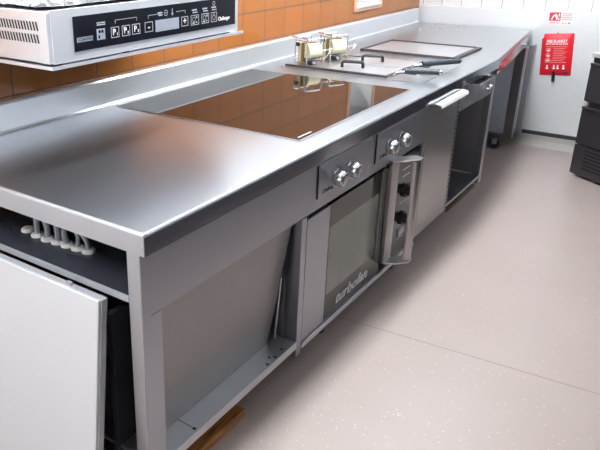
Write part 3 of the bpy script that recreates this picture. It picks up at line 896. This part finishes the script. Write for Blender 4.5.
for i in range(nx):
    bm.faces.new((gr[0][i], gb[0][i], gb[0][i + 1], gr[0][i + 1])); bm.faces.new((gr[nz][i], gr[nz][i + 1], gb[nz][i + 1], gb[nz][i]))
for k in range(nz):
    bm.faces.new((gr[k][0], gr[k + 1][0], gb[k + 1][0], gb[k][0])); bm.faces.new((gr[k][nx], gb[k][nx], gb[k + 1][nx], gr[k + 1][nx]))
bmesh.ops.recalc_face_normals(bm, faces=bm.faces[:])
obj('pouch', bm, 'red', ba, smooth=True)
fyy = -.0275
text('lettering', 'FIRE BLANKET', 'ink', ba, at(.0, fyy, .100, FACE_NY), .030, .74, extr=.0015, align='CENTER', bold=.0007)
pr = bmesh.new()
def dash(x0, x1, z, h): box(pr, x0, x1, fyy - .0005, fyy + .002, z, z + h)
x = -.075
for w in (.018, .012, .022, .016, .02, .014, .018):
    dash(x, x + w, .078, .006); x += w + .005
obj('lettering_line', pr, 'ink', ba)
pr = bmesh.new()
for j in range(10):
    x0 = -.02 if 1 <= j < 8 else -.075
    dash(x0, .072 - .012 * (j % 3), .060 - j * .013, .003)
obj('lettering_line', pr, 'pink', ba)
pr = bmesh.new()
for z in (.035, -.005, -.04):
    pr = bmesh.new()
    for k in range(10):
        t = 2 * PI * k / 10; rr = .013
        dash(-.055 + rr * math.cos(t) - .002, -.055 + rr * math.cos(t) + .002, z + rr * math.sin(t), .004)
    dash(-.060, -.048, z - .006, .010)
    obj('pictogram', pr, 'ink', ba)
for xx in (-.055, -.008, .018, .058):
    pr = bmesh.new()
    dash(xx - .005, xx + .005, -.098, .022); dash(xx - .009, xx + .009, -.106, .008)
    obj('pictogram', pr, 'ink', ba)
obj('pull_tab', B(-.020, .002, -.020, -.008, -.205, -.125), 'black', ba, bevel=.003)
obj('pull_tab', B(.062, .09, -.022, -.014, -.138, -.128), 'black', ba, bevel=.002)
obj('hook', tube(bmesh.new(), round_path([(.0, 0, .160), (0, -.018, .158), (0, -.020, .150), (0, -.02, .168)], .004), .004, 8), 'chrome', ba)

sgn = thing('safety_sign', 'small white card with red fire symbol above the red pouch', 'sign', (.022, WY - .0115, .99), (0, -math.radians(3), 0), local=True)
obj('card', B(-.084, .09, -.002, .001, -.05, .05), 'ink', sgn)
obj('red_square', B(-.074, .004, -.003, -.0019, -.018, .044), 'redink', sgn)
pg = bmesh.new()
prism(pg, [(-.062, -.010), (-.050, .020), (-.030, .034), (-.018, .020), (-.016, -.010), (-.026, -.010), (-.030, .010), (-.038, .018), (-.048, .004), (-.052, -.012)], 'y', -.0036, -.0029)
obj('pictogram', pg, 'ink', sgn); pg = bmesh.new()
prism(pg, [(-.012, -.012), (-.012, .006), (-.004, .004), (-.004, -.012)], 'y', -.0036, -.0029)
obj('pictogram', pg, 'ink', sgn); pg = bmesh.new()
prism(pg, [(-.011, .012), (-.012, .036), (-.002, .034), (-.003, .014)], 'y', -.0036, -.0029)
obj('pictogram', pg, 'ink', sgn)
tx = bmesh.new()
for z, x0, x1 in ((.030, .012, .082), (.016, .016, .076), (.002, .010, .082), (-.012, .014, .08)):
    box(tx, x0, x1, -.0028, -.0019, z, z + .007)
for x0, x1 in ((-.07, -.05), (-.046, -.03), (-.02, -.004), ): box(tx, x0, x1, -.0028, -.0019, -.036, -.028)
obj('lettering_line', tx, 'pink', sgn)
t3 = bmesh.new()
for x0, x1 in ((.02, .026), (.042, .046), (.06, .072)): box(t3, x0, x1, -.0028, -.0019, -.038, -.030)
obj('lettering_line', t3, 'black', sgn)

# ------------------------------------------------------------------ undercounter fridge, set askew on the right
fr = thing('undercounter_fridge', 'dark stainless steel undercounter fridge with two drawers and louvred base', 'fridge', (.372, 4.00, 0), (0, 0, math.radians(-34)), local=True)
FW, FD = .72, .56
obj('body', B(.0, FW, .012, FD, .022, .79), 'fridge', fr, bevel=.003)
obj('top_slab', B(-.004, FW + .004, -.012, FD, .822, .852), 'sal', fr, bevel=.004)
obj('top_slab_support', B(.004, FW - .004, .004, FD, .791, .821), 'black', fr)
d1 = obj('drawer', B(.0, FW, -.010, .010, .530, .785), 'fridge', fr, bevel=.003)
obj('handle', B(.006, FW - .006, -.022, -.0105, .770, .785), 'fridge', d1, bevel=.003)
d2 = obj('drawer', B(.0, FW, -.010, .010, .235, .490), 'fridge', fr, bevel=.003)
obj('handle', B(.006, FW - .006, -.022, -.0105, .478, .494), 'fridge', d2, bevel=.003)
obj('gap_trim', B(-.002, .03, -.004, .0112, .496, .522), 'sal', fr)
lv = B(.0, FW, -.008, .010, .022, .226)
ls = bmesh.new()
for k in range(6):
    box(ls, .09, FW - .05, -.0092, -.0078, .070 + k * .025, .081 + k * .025)
obj('louvred_base', [(lv, 'fridge'), (ls, 'dark')], None, fr)
for x, y in ((.12, .06), (FW - .08, .06), (.12, FD - .08), (FW - .08, FD - .08)):
    obj('foot', lathe(bmesh.new(), [(.03, 0), (.03, .01), (.02, .012), (.02, .022)], (x, y, 0), 'z', 14), 'black', fr)

# ------------------------------------------------------------------ unseen dark cabinets, added right of the aisle to darken steel reflections
oc = thing('added_aisle_cabinet', 'added run of dark cabinets right of the aisle, unseen, there to darken the steel reflections', 'cabinet', (1.6, 1.8, 0))
CX0, CY0, CY1 = 1.06, .30, 3.1
obj('body', B(CX0 + .02, RXW - .01, CY0, CY1, .02, .85), 'fridge', oc)
obj('worktop', B(CX0 - .02, RXW - .01, CY0 - .02, CY1 + .02, .851, .89), 'fridge', oc, bevel=.004)
n = 4
for k in range(n):
    a = CY0 + (CY1 - CY0) * k / n; b = CY0 + (CY1 - CY0) * (k + 1) / n
    d = obj('door', B(CX0, CX0 + .019, a + .004, b - .004, .03, .84), 'fridge', oc, bevel=.003)
    obj('handle', tube(bmesh.new(), round_path([(CX0, b - .06, .5), (CX0 - .03, b - .06, .5), (CX0 - .03, b - .06, .7), (CX0, b - .06, .7)], .01), .006), 'chrome', d, smooth=True)
for yy in (CY0 + .08, CY1 - .08):
    for xx in (CX0 + .1, RXW - .12):
        obj('leg', lathe(bmesh.new(), [(.03, 0), (.03, .12)], (xx, yy, 0), 'z', 14), 'black', oc)

# ------------------------------------------------------------------ world and exposure
wd = bpy.data.worlds.new('world'); scn.world = wd; wd.use_nodes = True
wd.node_tree.nodes['Background'].inputs[0].default_value = (.88, .94, 1.0, 1)
wd.node_tree.nodes['Background'].inputs[1].default_value = 5.0
vs = scn.view_settings
vs.view_transform = 'Standard'; vs.look = 'None'; vs.gamma = 1.0; vs.use_curve_mapping = False
vs.exposure = 0.32
try:
    scn.cycles.caustics_reflective = False
    scn.cycles.max_bounces = 10; scn.cycles.diffuse_bounces = 6; scn.cycles.glossy_bounces = 6
    scn.cycles.sample_clamp_indirect = 8
except Exception:
    pass
